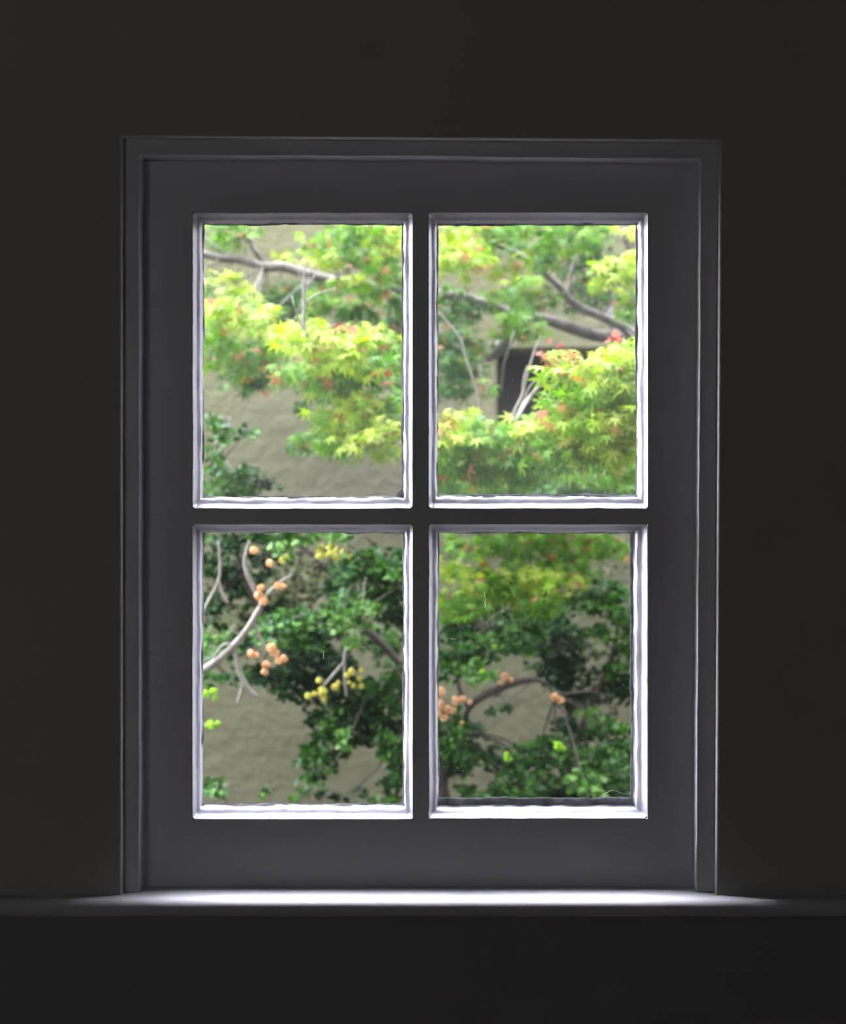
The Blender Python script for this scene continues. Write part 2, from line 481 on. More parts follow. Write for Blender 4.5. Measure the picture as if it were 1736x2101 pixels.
PROF = [(0.0, -0.0250, 0.0), (0.0, -0.0250, 0.0042), (0.04, -0.0243, 0.0040), (0.16, -0.0200, 0.0032), (0.30, -0.0165, 0.0025),
        (0.41, -0.0144, 0.0018), (0.50, -0.0136, 0.0014), (0.70, -0.0115, 0.0010), (0.78, -0.0104, 0.0010), (0.83, -0.0060, 0.0012), (0.89, -0.0018, 0.0014), (1.0, -0.0005, 0.0020), (0.93, 0.0010, 0.0016)]
for pi, pn in enumerate(PANES):
    r = np.random.default_rng(100 + pi)
    ol, ot, orr, ob = pn['o']; gl_, gt, gr, gb = pn['g']
    O = (sx(ol), sz(ob), sx(orr), sz(ot))
    g0 = P(gl_, gb, D); g1 = P(gr, gt, D)
    G = (g0[0], g0[2], g1[0], g1[2])
    loops = []
    low = None
    for k, (t, y, rad) in enumerate(PROF):
        q = [O[i] * (1 - t) + G[i] * t for i in range(4)]
        pts = rrect(*q, rad)
        m_ = len(pts)
        if k == 0: cen = np.array([(O[0] + O[2]) / 2, (O[1] + O[3]) / 2])
        if k > 0:
            nrm = pts - cen
            hw, hh = (q[2] - q[0]) / 2, (q[3] - q[1]) / 2
            side = np.abs(nrm[:, 0] / hw) > np.abs(nrm[:, 1] / hh)
            dirn = np.where(side[:, None], np.stack([np.sign(nrm[:, 0]), 0 * nrm[:, 0]], 1), np.stack([0 * nrm[:, 1], np.sign(nrm[:, 1])], 1))
            if low is None: low = smooth_noise(m_, 0.00022, 9, r)
            d = low + smooth_noise(m_, 0.00010 + 0.00035 * max(0, t - 0.7) / 0.3, 3, r)
            if t >= 1.0: d = d + np.where(r.random(m_) < 0.05, -0.0007, 0)
            pts = pts - dirn * d[:, None]
        loops.append([(x, y, z) for x, z in pts])
    vv = [p for L in loops for p in L]
    ff = []
    for k in range(len(loops) - 1):
        for i in range(m_):
            j = (i + 1) % m_
            ff.append((k * m_ + i, k * m_ + j, (k + 1) * m_ + j, (k + 1) * m_ + i))
    bead = link('glazing_bead', vv, ff, M['bead'], smooth=True)
    bead.data.set_sharp_from_angle(angle=math.radians(35))
    put(bead, win)
    gp = put(link('glass_pane', *box(G[0] - 0.002, G[2] + 0.002, 0.0009, 0.0012, G[1] - 0.002, G[3] + 0.002), M[pn['mat']]), win)
    # weathered putty outside the glass, its ragged edge peeping past the bead
    a, t_, c_, b_ = [k * S for k in pn['put']]
    inner = rrect(G[0] + a * .4, G[1] + b_, G[2] - c_, G[3] - t_ * .6, 0.002)
    outer = rrect(G[0] - 0.004, G[1] - 0.004, G[2] + 0.004, G[3] + 0.004, 0.002)
    far = rrect(G[0] - 0.004, G[1] - 0.004, G[2] + 0.004, G[3] + 0.004, 0.002)
    m_ = len(inner)
    jit = smooth_noise(m_, 0.0005, 6, r) + smooth_noise(m_, 0.00025, 2, r)
    nrm = inner - cen
    inner = inner - np.sign(nrm) * jit[:, None] * (np.abs(nrm) / np.abs(nrm).max(0) > 0.9)
    if pi == 0:   # blob of old putty in the lower right corner
        dd = np.linalg.norm(inner - np.array([G[2], G[1]]), axis=1)
        inner += (np.array([-1, 1]) * np.clip(0.008 - dd, 0, 1)[:, None] * 0.8)
    vv = [(x, 0.0014, z) for x, z in outer] + [(x, 0.0014, z) for x, z in inner] + [(x, 0.011, z) for x, z in far]
    ff = []
    for k in range(2):
        for i in range(m_):
            j = (i + 1) % m_
            ff.append((k * m_ + i, k * m_ + j, (k + 1) * m_ + j, (k + 1) * m_ + i))
    put(link('putty', vv, ff, M['putty']), win)
    # specks of paint and fine scratches on the glass
    vv, ff = [], []
    sp = [(r.uniform(gl_ + 5, gr - 5), r.uniform(gt + 5, gb - 5), r.uniform(0.3, 0.75)) for _ in range(38)]
    for _ in range(34):                                    # more of them along the edges
        if r.random() < 0.5: sp.append((r.choice([gl_ + 2, gr - 2]) + r.normal(0, 2.5), r.uniform(gt, gb), r.uniform(0.4, 1.1)))
        else: sp.append((r.uniform(gl_, gr), r.choice([gt + 2, gb - 2]) + r.normal(0, 2.5), r.uniform(0.4, 1.1)))
    sp += [[(425, 781, 1.2)], [(1094, 961, 3.2), (1178, 723, 2.4)], [(665, 1328, 3), (666, 1352, .9), (678, 1553, 3), (455, 1140, 3.0), (466, 1128, 2), (475, 1122, 1.6), (470, 1145, 2.6), (462, 1152, 2)],
           [(951, 1582, 2), (1153, 1568, 1.6), (966, 1304, 1.6), (965, 1662 - 12, 1)]][pi]
    for (u, v_, s_) in sp:
        c = P(u, v_, D); b0 = len(vv); kk = 6
        for q in range(kk):
            a = 2 * math.pi * q / kk; rr_ = s_ * S * r.uniform(0.5, 1.2)
            vv.append((c[0] + rr_ * math.cos(a), 0.0004, c[2] + rr_ * math.sin(a) * 0.8))
        vv.append((c[0], 0.0001, c[2]))
        for q in range(kk): ff.append((b0 + q, b0 + (q + 1) % kk, b0 + kk))
    scr = [[[(501, 462), (505, 500), (509, 560), (511, 600), (513, 640)], [(519, 560), (521, 640), (522, 720)], [(443, 470), (490, 471)]], [], [[(664, 1335), (663, 1352)]],
           [[(994, 1215), (996, 1232), (995, 1246)], [(923, 1310), (936, 1312)], [(1236, 1632), (1255, 1622), (1272, 1626), (1284, 1630)]]][pi]
    for line in scr:
        tube([(*P(u, v_, D)[:1], 0.0004, P(u, v_, D)[2]) for u, v_ in line], [0.25 * S] * len(line), 4, vv, ff, 3)
    sm = put(link('paint_specks', vv, ff, M['dust']), win)
    sm['kind'] = 'stuff'

# ------------------------------------------------------------------ outside: ground and garden wall
ZW = 4.35
struct(link('ground', *box(-4.5, 4.5, 0.10, 9.0, -0.05, 0.0), M['soil']))
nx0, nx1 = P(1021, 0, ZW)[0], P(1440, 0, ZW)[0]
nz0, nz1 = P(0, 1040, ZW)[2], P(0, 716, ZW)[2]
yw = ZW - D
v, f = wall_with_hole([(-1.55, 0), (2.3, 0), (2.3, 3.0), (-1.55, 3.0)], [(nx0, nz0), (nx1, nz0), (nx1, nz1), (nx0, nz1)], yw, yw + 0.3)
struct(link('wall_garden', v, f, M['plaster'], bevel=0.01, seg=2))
dr = struct(empty('wall_recess', ((nx0 + nx1) / 2, yw + 0.2, nz0)))  # battened dark olive panel set back in the wall opening
put(link('back_panel', *box(nx0, nx1, yw + 0.17, yw + 0.21, nz0, nz1), M['olive']), dr)
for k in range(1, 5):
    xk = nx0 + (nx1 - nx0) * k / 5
    put(link('batten', *box(xk - 0.02, xk + 0.02, yw + 0.155, yw + 0.17, nz0 + 0.03, nz1 - 0.04), M['olive'], bevel=0.003), dr)

# ------------------------------------------------------------------ plants
# leaf templates: x across, y towards the tip, z the leaf's normal
def maple_leaf():
    v = [(0, 0, 0)]
    lob = [(-128, .42), (-88, .72), (-42, .93), (0, 1.0), (42, .93), (88, .72), (128, .42)]
    per = [(-152, .14)]
    for i, (a, L) in enumerate(lob):
        per.append((a - 7, L * .62)); per.append((a, L)); per.append((a + 7, L * .62))
        if i < 6: per.append(((a + lob[i + 1][0]) / 2, .27))
    per.append((152, .14))
    for a, L in per:
        t = math.radians(a)
        v.append((L * math.sin(t), L * math.cos(t), -0.22 * L * L))
    f = [(0, i + 1, i) for i in range(1, len(per))]
    return np.array(v), f
def oval_leaf():
    v = [(0, 0, 0), (-.34, .32, .10), (-.38, .62, .10), (0, 1.0, -.06), (.38, .62, .10), (.34, .32, .10), (0, .5, 0)]
    f = [(0, 6, 1), (1, 6, 2), (2, 6, 3), (3, 6, 4), (4, 6, 5), (5, 6, 0)]
    return np.array(v), f
ML, OL = maple_leaf(), oval_leaf()

def scatter(tpl, pos, nrm, tip, size, cols):
    """many copies of a leaf in one foliage mesh, each with its own colour"""
    V, F = tpl
    N = len(pos); k = len(V)
    z = nrm / np.linalg.norm(nrm, axis=1, keepdims=True)
    y = tip - (tip * z).sum(1, keepdims=True) * z
    y /= np.linalg.norm(y, axis=1, keepdims=True) + 1e-9
    x = np.cross(y, z)
    W = pos[:, None, :] + size[:, None, None] * (V[None, :, 0:1] * x[:, None, :] + V[None, :, 1:2] * y[:, None, :] + V[None, :, 2:3] * z[:, None, :])
    Fa = np.array(F)[None] + (np.arange(N) * k)[:, None, None]
    return W.reshape(-1, 3), Fa.reshape(-1, 3), np.repeat(cols, k, axis=0)

def leaf_object(name, chunks, mat, parent):
    V = np.concatenate([c[0] for c in chunks]); Cc = np.concatenate([c[2] for c in chunks])
    off = 0; Fs = []
    for c in chunks:
        Fs.append(c[1] + off); off += len(c[0])
    F = np.concatenate(Fs)
    me = bpy.data.meshes.new(name)
    me.vertices.add(len(V)); me.vertices.foreach_set('co', V.astype(np.float32).ravel())
    me.loops.add(F.size); me.loops.foreach_set('vertex_index', F.astype(np.int32).ravel())
    me.polygons.add(len(F)); me.polygons.foreach_set('loop_start', (np.arange(len(F)) * 3).astype(np.int32))
    me.update(calc_edges=True); me.validate()
    at = me.attributes.new('leaf_colour', 'FLOAT_COLOR', 'POINT')
    at.data.foreach_set('color', np.concatenate([Cc, np.ones((len(Cc), 1))], 1).astype(np.float32).ravel())
    me.materials.append(mat)
    o = bpy.data.objects.new(name, me); C.objects.link(o)
    return put(o, parent)

def lin(c):
    return [((k / 255) / 12.92 if k <= 10 else (((k / 255) + .055) / 1.055) ** 2.4) for k in c]
PIGMENT = 0.43
PAL = {  # leaf pigments
    'lime':  [(192, 220, 74), (174, 214, 72), (208, 230, 104), (152, 200, 62)],
    'green': [(132, 188, 62), (108, 168, 58), (156, 204, 78), (98, 155, 56)],
    'deep':  [(80, 130, 55), (65, 115, 55), (100, 150, 60), (75, 120, 65)],
    'red':   [(200, 150, 80), (205, 150, 105), (175, 140, 70), (205, 135, 95)],
    'pink':  [(220, 120, 110), (215, 95, 95), (225, 150, 130)],
    'shrub': [(66, 115, 45), (52, 95, 42), (88, 145, 55), (66, 120, 55), (104, 160, 60)],
    'shrubdk': [(38, 70, 36), (46, 84, 42), (60, 104, 48)],
    'shrublt': [(110, 165, 70), (90, 150, 60), (130, 180, 85)],
    'yellow': [(205, 205, 100), (190, 200, 100), (215, 195, 110)],
    'bud':   [(150, 210, 60), (175, 220, 70)],
    'orange': [(238, 198, 152), (230, 182, 130), (242, 212, 172), (222, 175, 120)],
    'khaki': [(120, 130, 85), (105, 120, 75), (135, 140, 100)],
}
def colours(pal, n_, extra=None, p=0.0):
    a = np.array([lin(c) for c in PAL[pal]])
    out = a[rng.integers(0, len(a), n_)]
    if extra:
        b = np.array([lin(c) for c in PAL[extra]])
        m = rng.random(n_) < p
        out[m] = b[rng.integers(0, len(b), m.sum())]
    return out * PIGMENT * rng.uniform(0.85, 1.15, (n_, 1))

def clump_positions(u, v_, ru, rv, Z, n_, dz):
    k = S * Z / D
    c = np.array(P(u, v_, Z))
    q = rng.normal(0, 1, (n_, 3)); q /= np.linalg.norm(q, axis=1, keepdims=True)
    q *= rng.random((n_, 1)) ** (1 / 2.6)
    return c + q * np.array([ru * k, dz, rv * k])

def maple_clump(u, v_, ru, rv, Z, pal, dens=1.0, red=0.07, dz=0.13, size=0.028):
    n_ = int(math.pi * ru * rv / 66 * dens)
    # leaves hang in small groups along shoots
    ng = max(3, n_ // 5)
    g = clump_positions(u, v_, ru, rv, Z, ng, dz)
    idx = rng.integers(0, ng, n_)
    pos = g[idx] + rng.normal(0, 1, (n_, 3)) * np.array([0.017, 0.017, 0.009])
    nrm = rng.normal(0, 0.42, (n_, 3)) + np.array([0.0, -0.62, 0.72])
    tip = rng.normal(0, 0.55, (n_, 3)) + np.array([0, -0.35, -0.9])
    sz_ = size * rng.uniform(0.6, 1.25, n_)
    return scatter(ML, pos, nrm, tip, sz_, colours(pal, n_, 'red', red))

def shrub_clump(u, v_, ru, rv, Z, pal, dens=1.0, extra=None, p=0, dz=0.12, size=0.021):
    n_ = int(math.pi * ru * rv / 22 * dens)
    ng = max(4, n_ // 8)
    g = clump_positions(u, v_, ru, rv, Z, ng, dz)
    idx = rng.integers(0, ng, n_)
    d = rng.normal(0, 1, (n_, 3)); d /= np.linalg.norm(d, axis=1, keepdims=True)
    d[:, 2] = np.abs(d[:, 2]) * 0.6 + 0.1
    pos = g[idx] + d * 0.009
    nrm = np.array([0, -0.35, 0.8]) + rng.normal(0, 0.5, (n_, 3))
    sz_ = size * rng.uniform(0.6, 1.2, n_)
    shade = rng.uniform(0.8, 1.2, (ng, 1))[idx]
    return scatter(OL, pos, nrm, d + rng.normal(0, .2, (n_, 3)), sz_, colours(pal, n_, extra, p) * shade)

def pix(line, Z):
    """polyline in photo pixels (u, v, radius in px[, Z]) -> points and radii"""
    pts, rad = [], []
    for q in line:
        zz = q[3] if len(q) > 3 else Z
        pts.append(P(q[0], q[1], zz)); rad.append(q[2] * S * zz / D)
    return pts, rad

def limb(name, line, Z, mat, parent, rough=0.05, nseg=9, extra=None):
    pts, rad = pix(line, Z)
    vv, ff = tube(pts, rad, nseg, None, None, 6, rough)
    return put(link(name, vv, ff, mat, smooth=True), parent), pts

def connect(name, clumps, anchors, mat, parent, r0=0.0022):
    """thin twigs that carry the clumps, from the nearest limb"""
    A = np.array(anchors); vv, ff = [], []
    for c in clumps:
        t = np.array(P(c[0], c[1], c[4]))
        a = A[np.argmin(np.linalg.norm(A - t, axis=1))]
        mid = (a + t) / 2 + rng.normal(0, .03, 3) + np.array([0, 0.03, 0.0])
        tube([a, mid, t, t + (t - mid) * 0.5], [r0, r0 * .7, r0 * .4, r0 * .15], 5, vv, ff, 4)
    return put(link(name, vv, ff, mat, smooth=True), parent)

# ---- maple: limb from the trunk beyond the right edge, running left behind all four panes
maple = empty('maple_tree', P(1560, 0, 3.9)[:2] + (0.0,))
maple['label'] = 'maple tree with grey limbs and lime green star leaves, filling both upper panes'
maple['category'] = 'tree'
anchors = []
base = P(1560, 0, 3.9)
def gu(u, Z=3.9):  # pixel height of the ground at distance Z
    return 1050.5 + ZC / (S * Z / D)
_, p_ = limb('trunk', [(1560, gu(0) - 2, 46), (1540, 1700, 42), (1500, 1200, 38), (1450, 860, 32), (1380, 740, 25), (1310, 700, 18)], 3.9, M['bark'], maple); anchors += p_[2:]
_, p_ = limb('branch', [(1330, 712, 17), (1270, 690, 14), (1230, 689, 13), (1170, 672, 13), (1120, 655, 11), (1060, 645, 9), (960, 612, 10), (870, 600, 10), (780, 590, 10), (700, 578, 10), (640, 565, 10), (580, 547, 11), (540, 548, 10), (500, 534, 9), (455, 530, 8), (380, 512, 7)], 3.85, M['bark'], maple); anchors += p_
_, p_ = limb('branch', [(1320, 700, 12), (1280, 672, 10), (1235, 650, 9), (1180, 625, 9), (1140, 580, 8), (1090, 540, 8), (1050, 515, 6), (1010, 500, 4), (960, 470, 3)], 3.75, M['bark'], maple); anchors += p_
_, p_ = limb('branch', [(1175, 625, 5), (1172, 560, 4), (1200, 500, 3), (1240, 430, 3)], 3.75, M['bark'], maple); anchors += p_
_, p_ = limb('branch', [(1385, 748, 20, 3.9), (1330, 560, 16, 4.0), (1285, 480, 13, 4.0), (1270, 400, 10, 4.0)], 4.0, M['bark'], maple); anchors += p_
_, p_ = limb('branch', [(1270, 690, 13, 3.9), (1252, 640, 12, 4.0), (1248, 610, 8, 4.0), (1250, 560, 5, 4.0)], 4.0, M['bark'], maple); anchors += p_
_, p_ = limb('branch', [(1060, 645, 7), (1045, 690, 14), (1030, 708, 15), (1010, 728, 13), (996, 738, 6)], 3.9, M['bark'], maple); anchors += p_
_, p_ = limb('branch', [(545, 545, 6), (520, 510, 6), (508, 490, 5), (470, 465, 3), (420, 430, 2)], 3.9, M['bark'], maple); anchors += p_
_, p_ = limb('branch', [(470, 532, 5), (440, 505, 4), (405, 480, 3)], 3.9, M['bark'], maple); anchors += p_
_, p_ = limb('branch', [(1500, 1200, 18, 3.9), (1400, 1050, 14, 3.4), (1300, 960, 10, 3.0), (1200, 900, 6, 2.9), (1100, 920, 4, 2.95), (980, 930, 3, 3.1)], 3.1, M['bark'], maple); anchors += p_
_, p_ = limb('branch', [(1500, 1260, 10, 3.9), (1400, 1150, 8, 3.7), (1250, 1065, 5, 3.6), (1100, 1062, 4, 3.5), (960, 1070, 2.5, 3.5)], 3.3, M['bark'], maple); anchors += p_

SPRAYS = {
 'upper left': [(455, 485, 75, 40, 3.9, 'green', .5), (480, 465, 45, 25, 3.8, 'green', .8), (585, 525, 40, 16, 3.8, 'lime', .6)],
 'left': [(460, 590, 60, 28, 3.5, 'lime', .6), (455, 650, 75, 36, 3.3, 'lime', 1.2), (535, 665, 45, 40, 3.3, 'lime', .9), (440, 715, 60, 45, 3.35, 'green', 1.1), (525, 735, 75, 50, 3.4, 'green', 1.2), (495, 780, 60, 22, 3.4, 'deep', .9), (430, 610, 40, 20, 3.6, 'deep', .6)],
 'middle': [(590, 600, 55, 36, 4.0, 'deep', 1.2), (580, 655, 55, 42, 4.0, 'deep', 1.1), (650, 630, 70, 34, 4.0, 'green', 1.0), (720, 610, 80, 38, 3.9, 'green', .9), (750, 655, 80, 42, 4.0, 'deep', .9)],
 'centre': [(625, 700, 60, 35, 3.1, 'lime', 1.1), (690, 720, 75, 50, 3.0, 'lime', 1.1), (755, 700, 40, 30, 3.1, 'lime', 1.0), (600, 770, 65, 32, 3.2, 'green', 1.1), (690, 775, 80, 40, 3.1, 'green', 1.2), (770, 745, 45, 50, 3.1, 'green', 1.0), (640, 815, 28, 26, 3.4, 'deep', .9)],
 'lower centre': [(720, 845, 75, 40, 3.1, 'lime', 1.2), (760, 890, 65, 42, 3.05, 'lime', 1.2), (670, 885, 50, 32, 3.15, 'green', 1.1), (700, 915, 50, 18, 3.2, 'green', .7), (800, 840, 40, 60, 3.2, 'green', 1.1), (625, 910, 30, 22, 3.2, 'deep', .6)],
 'edge': [(820, 680, 40, 70, 3.9, 'deep', 1.0), (830, 780, 40, 60, 3.8, 'deep', 1.1)],
 'top': [(705, 500, 65, 38, 3.6, 'green', 1.2), (740, 470, 70, 25, 3.5, 'green', 1.2), (665, 535, 45, 18, 3.6, 'lime', .7), (750, 525, 60, 40, 3.7, 'deep', 1.0), (810, 500, 50, 50, 3.5, 'lime', .8), (790, 560, 50, 40, 3.5, 'green', .9), (730, 570, 40, 18, 3.5, 'lime', .5)],
 'upper middle': [(930, 480, 80, 35, 3.6, 'lime', 1.1), (930, 535, 65, 35, 3.5, 'lime', .9), (1010, 490, 70, 45, 3.7, 'green', 1.0), (1020, 550, 50, 25, 3.6, 'lime', .7), (1080, 470, 80, 22, 3.6, 'green', 1.0), (1110, 500, 60, 40, 3.9, 'deep', 1.0)],
 'upper right': [(1170, 480, 80, 45, 3.6, 'green', 1.2), (1130, 525, 60, 25, 3.6, 'green', .8), (1190, 550, 60, 45, 3.9, 'deep', 1.0), (1220, 480, 50, 40, 3.8, 'deep', .9), (1200, 600, 50, 40, 3.9, 'deep', .8)],
 'right': [(1265, 570, 65, 30, 3.4, 'lime', 1.2), (1285, 540, 45, 28, 3.4, 'lime', 1.0), (1300, 620, 35, 40, 3.5, 'green', 1.0), (1300, 460, 25, 22, 3.4, 'lime', .9), (1290, 660, 30, 20, 3.9, 'deep', .8)],
 'hanging': [(1060, 600, 55, 26, 3.5, 'green', .8), (1110, 610, 45, 25, 3.6, 'green', .7), (1055, 665, 40, 36, 3.5, 'green', 1.0), (1085, 680, 35, 20, 3.5, 'green', .8), (1080, 570, 40, 15, 3.5, 'lime', .6)],
 'left of niche': [(925, 625, 40, 26, 3.6, 'deep', 1.0), (965, 640, 50, 20, 3.7, 'deep', .9), (930, 700, 50, 50, 3.5, 'deep', 1.1), (965, 720, 35, 40, 3.6, 'green', .7), (935, 760, 55, 38, 3.5, 'deep', 1.1), (920, 800, 40, 18, 3.5, 'deep', .9), (995, 795, 20, 12, 3.5, 'green', .6), (915, 590, 40, 20, 3.8, 'green', .6)],
 'front tip': [(1140, 728, 28, 11, 2.75, 'lime', .9), (1215, 752, 80, 20, 2.7, 'lime', 1.1), (1170, 765, 50, 18, 2.7, 'lime', 1.1), (1290, 730, 45, 28, 2.7, 'lime', 1.2), (1250, 790, 75, 30, 2.7, 'lime', 1.1), (1310, 790, 50, 45, 2.75, 'green', 1.2)],
 'front': [(1200, 830, 95, 38, 2.75, 'green', 1.3), (1140, 870, 60, 40, 2.8, 'lime', 1.2), (1230, 880, 80, 45, 2.7, 'lime', 1.3), (1300, 900, 50, 60, 2.75, 'lime', 1.2), (1180, 920, 90, 35, 2.8, 'green', 1.3)],
 'front left': [(930, 890, 65, 42, 2.95, 'lime', 1.2), (1000, 895, 75, 36, 2.95, 'green', 1.2), (1060, 895, 45, 38, 2.95, 'lime', 1.1), (950, 950, 90, 35, 3.0, 'green', 1.3), (1060, 950, 90, 38, 2.95, 'green', 1.3), (1100, 985, 180, 38, 3.2, 'deep', 1.2), (1240, 970, 90, 38, 3.0, 'green', 1.2), (950, 1000, 90, 30, 3.15, 'green', 1.0)],
 'low': [(960, 1120, 70, 26, 3.5, 'green', .9), (1040, 1120, 90, 30, 3.4, 'green', 1.1), (1160, 1110, 110, 32, 3.4, 'green', 1.1), (1270, 1120, 60, 26, 3.5, 'green', .9), (1000, 1060, 120, 30, 3.3, 'green', 1.0), (1180, 1050, 150, 35, 3.3, 'green', 1.0)],
 'lowest': [(945, 1190, 60, 38, 3.2, 'lime', .9), (1020, 1190, 70, 34, 3.2, 'green', 1.2), (1100, 1190, 80, 36, 3.2, 'lime', .9), (1160, 1165, 60, 30, 3.3, 'green', 1.1), (940, 1240, 50, 28, 3.2, 'green', 1.1), (1060, 1235, 80, 24, 3.2, 'green', 1.1), (1140, 1225, 60, 24, 3.25, 'deep', 1.0)],
}
allc = []
for nm, cs in SPRAYS.items():
    ch = [maple_clump(*c) for c in cs]
    leaf_object('foliage', ch, M['maple_leaf'], maple)
    allc += cs
connect('twig', allc, anchors, M['bark'], maple)
# single red shoot tips above the front spray
ch = []
for (u, v_, n_, Z) in ((1126, 716, 3, 2.74), (1116, 728, 3, 2.74), (1270, 703, 5, 2.7), (1258, 706, 3, 2.7), (632, 690, 4, 3.0), (650, 697, 4, 3.0), (690, 680, 3, 3.0), (785, 770, 4, 3.0), (790, 560, 5, 3.4)):
    pos = np.array(P(u, v_, Z)) + rng.normal(0, .008, (n_, 3))
    q = scatter(ML, pos, rng.normal(0, .4, (n_, 3)) + [0, -.9, .3], rng.normal(0, .4, (n_, 3)) + [0, 0, 1], 0.014 * rng.uniform(.7, 1.2, n_), colours('pink', n_))
    leaf_object('new_shoot', [q], M['maple_leaf'], maple)['label'] = 'coral red young leaves at the shoot tips'

def twig_set(parent, lines, mat, name='dead_twig'):
    vv, ff = [], []
    for line, Z in lines:
        pts, rad = pix(line, Z)
        tube(pts, rad, 6, vv, ff, 5)
    return put(link(name, vv, ff, mat, smooth=True), parent)
t = twig_set(maple, [([(640, 705, 5.5), (630, 690, 5), (623, 660, 4.5), (625, 620, 4), (623, 585, 3.5), (624, 560, 1.8), (628, 535, 1.0)], 3.0),
    ([(625, 625, 3), (645, 607, 2), (668, 598, 1.4), (690, 592, 1.0)], 3.0), ([(624, 590, 2.6), (642, 572, 2), (655, 550, 1)], 3.0), ([(623, 590, 1.6), (612, 555, 1.2), (603, 528, .7)], 3.0),
    ([(625, 585, 1.2), (634, 560, .9), (640, 540, .6)], 3.0), ([(640, 705, 1.6, 3.0), (615, 660, 1.6, 2.9), (606, 635, 1.5), (599, 608, 1.0)], 2.8), ([(640, 705, 3), (655, 690, 3), (660, 675, 2), (690, 665, 1.2)], 3.0)], M['twig'])
t = twig_set(maple, [([(900, 640, 1.6), (925, 670, 2), (945, 695, 2.3), (955, 730, 2.4), (968, 770, 2.4), (980, 810, 2.2), (986, 850, 1.8)], 3.2),
    ([(986, 812, 1.4), (987, 780, 1.2), (985, 750, .8)], 3.2)], M['twig'])
t = twig_set(maple, [([(1050, 870, 4), (1056, 845, 3.5), (1072, 810, 3), (1082, 770, 2.5), (1097, 720, 2), (1110, 690, 1.2)], 3.0), ([(1072, 812, 2), (1074, 780, 1.5), (1082, 750, 1.0)], 3.0),
    ([(1050, 872, 5, 3.0), (1080, 825, 4.5), (1105, 795, 3.5), (1125, 765, 2)], 3.1),
    ([(1050, 870, 2), (1068, 835, 1.6), (1090, 790, 1.2), (1118, 770, .9)], 2.95)], M['twig'])

twig_set(maple, [([(1028, 800, 2.5, 3.6), (1034, 750, 2.5, 3.5), (1045, 715, 2, 3.4), (1055, 680, 1.2, 3.4)], 3.5)], M['twig'])

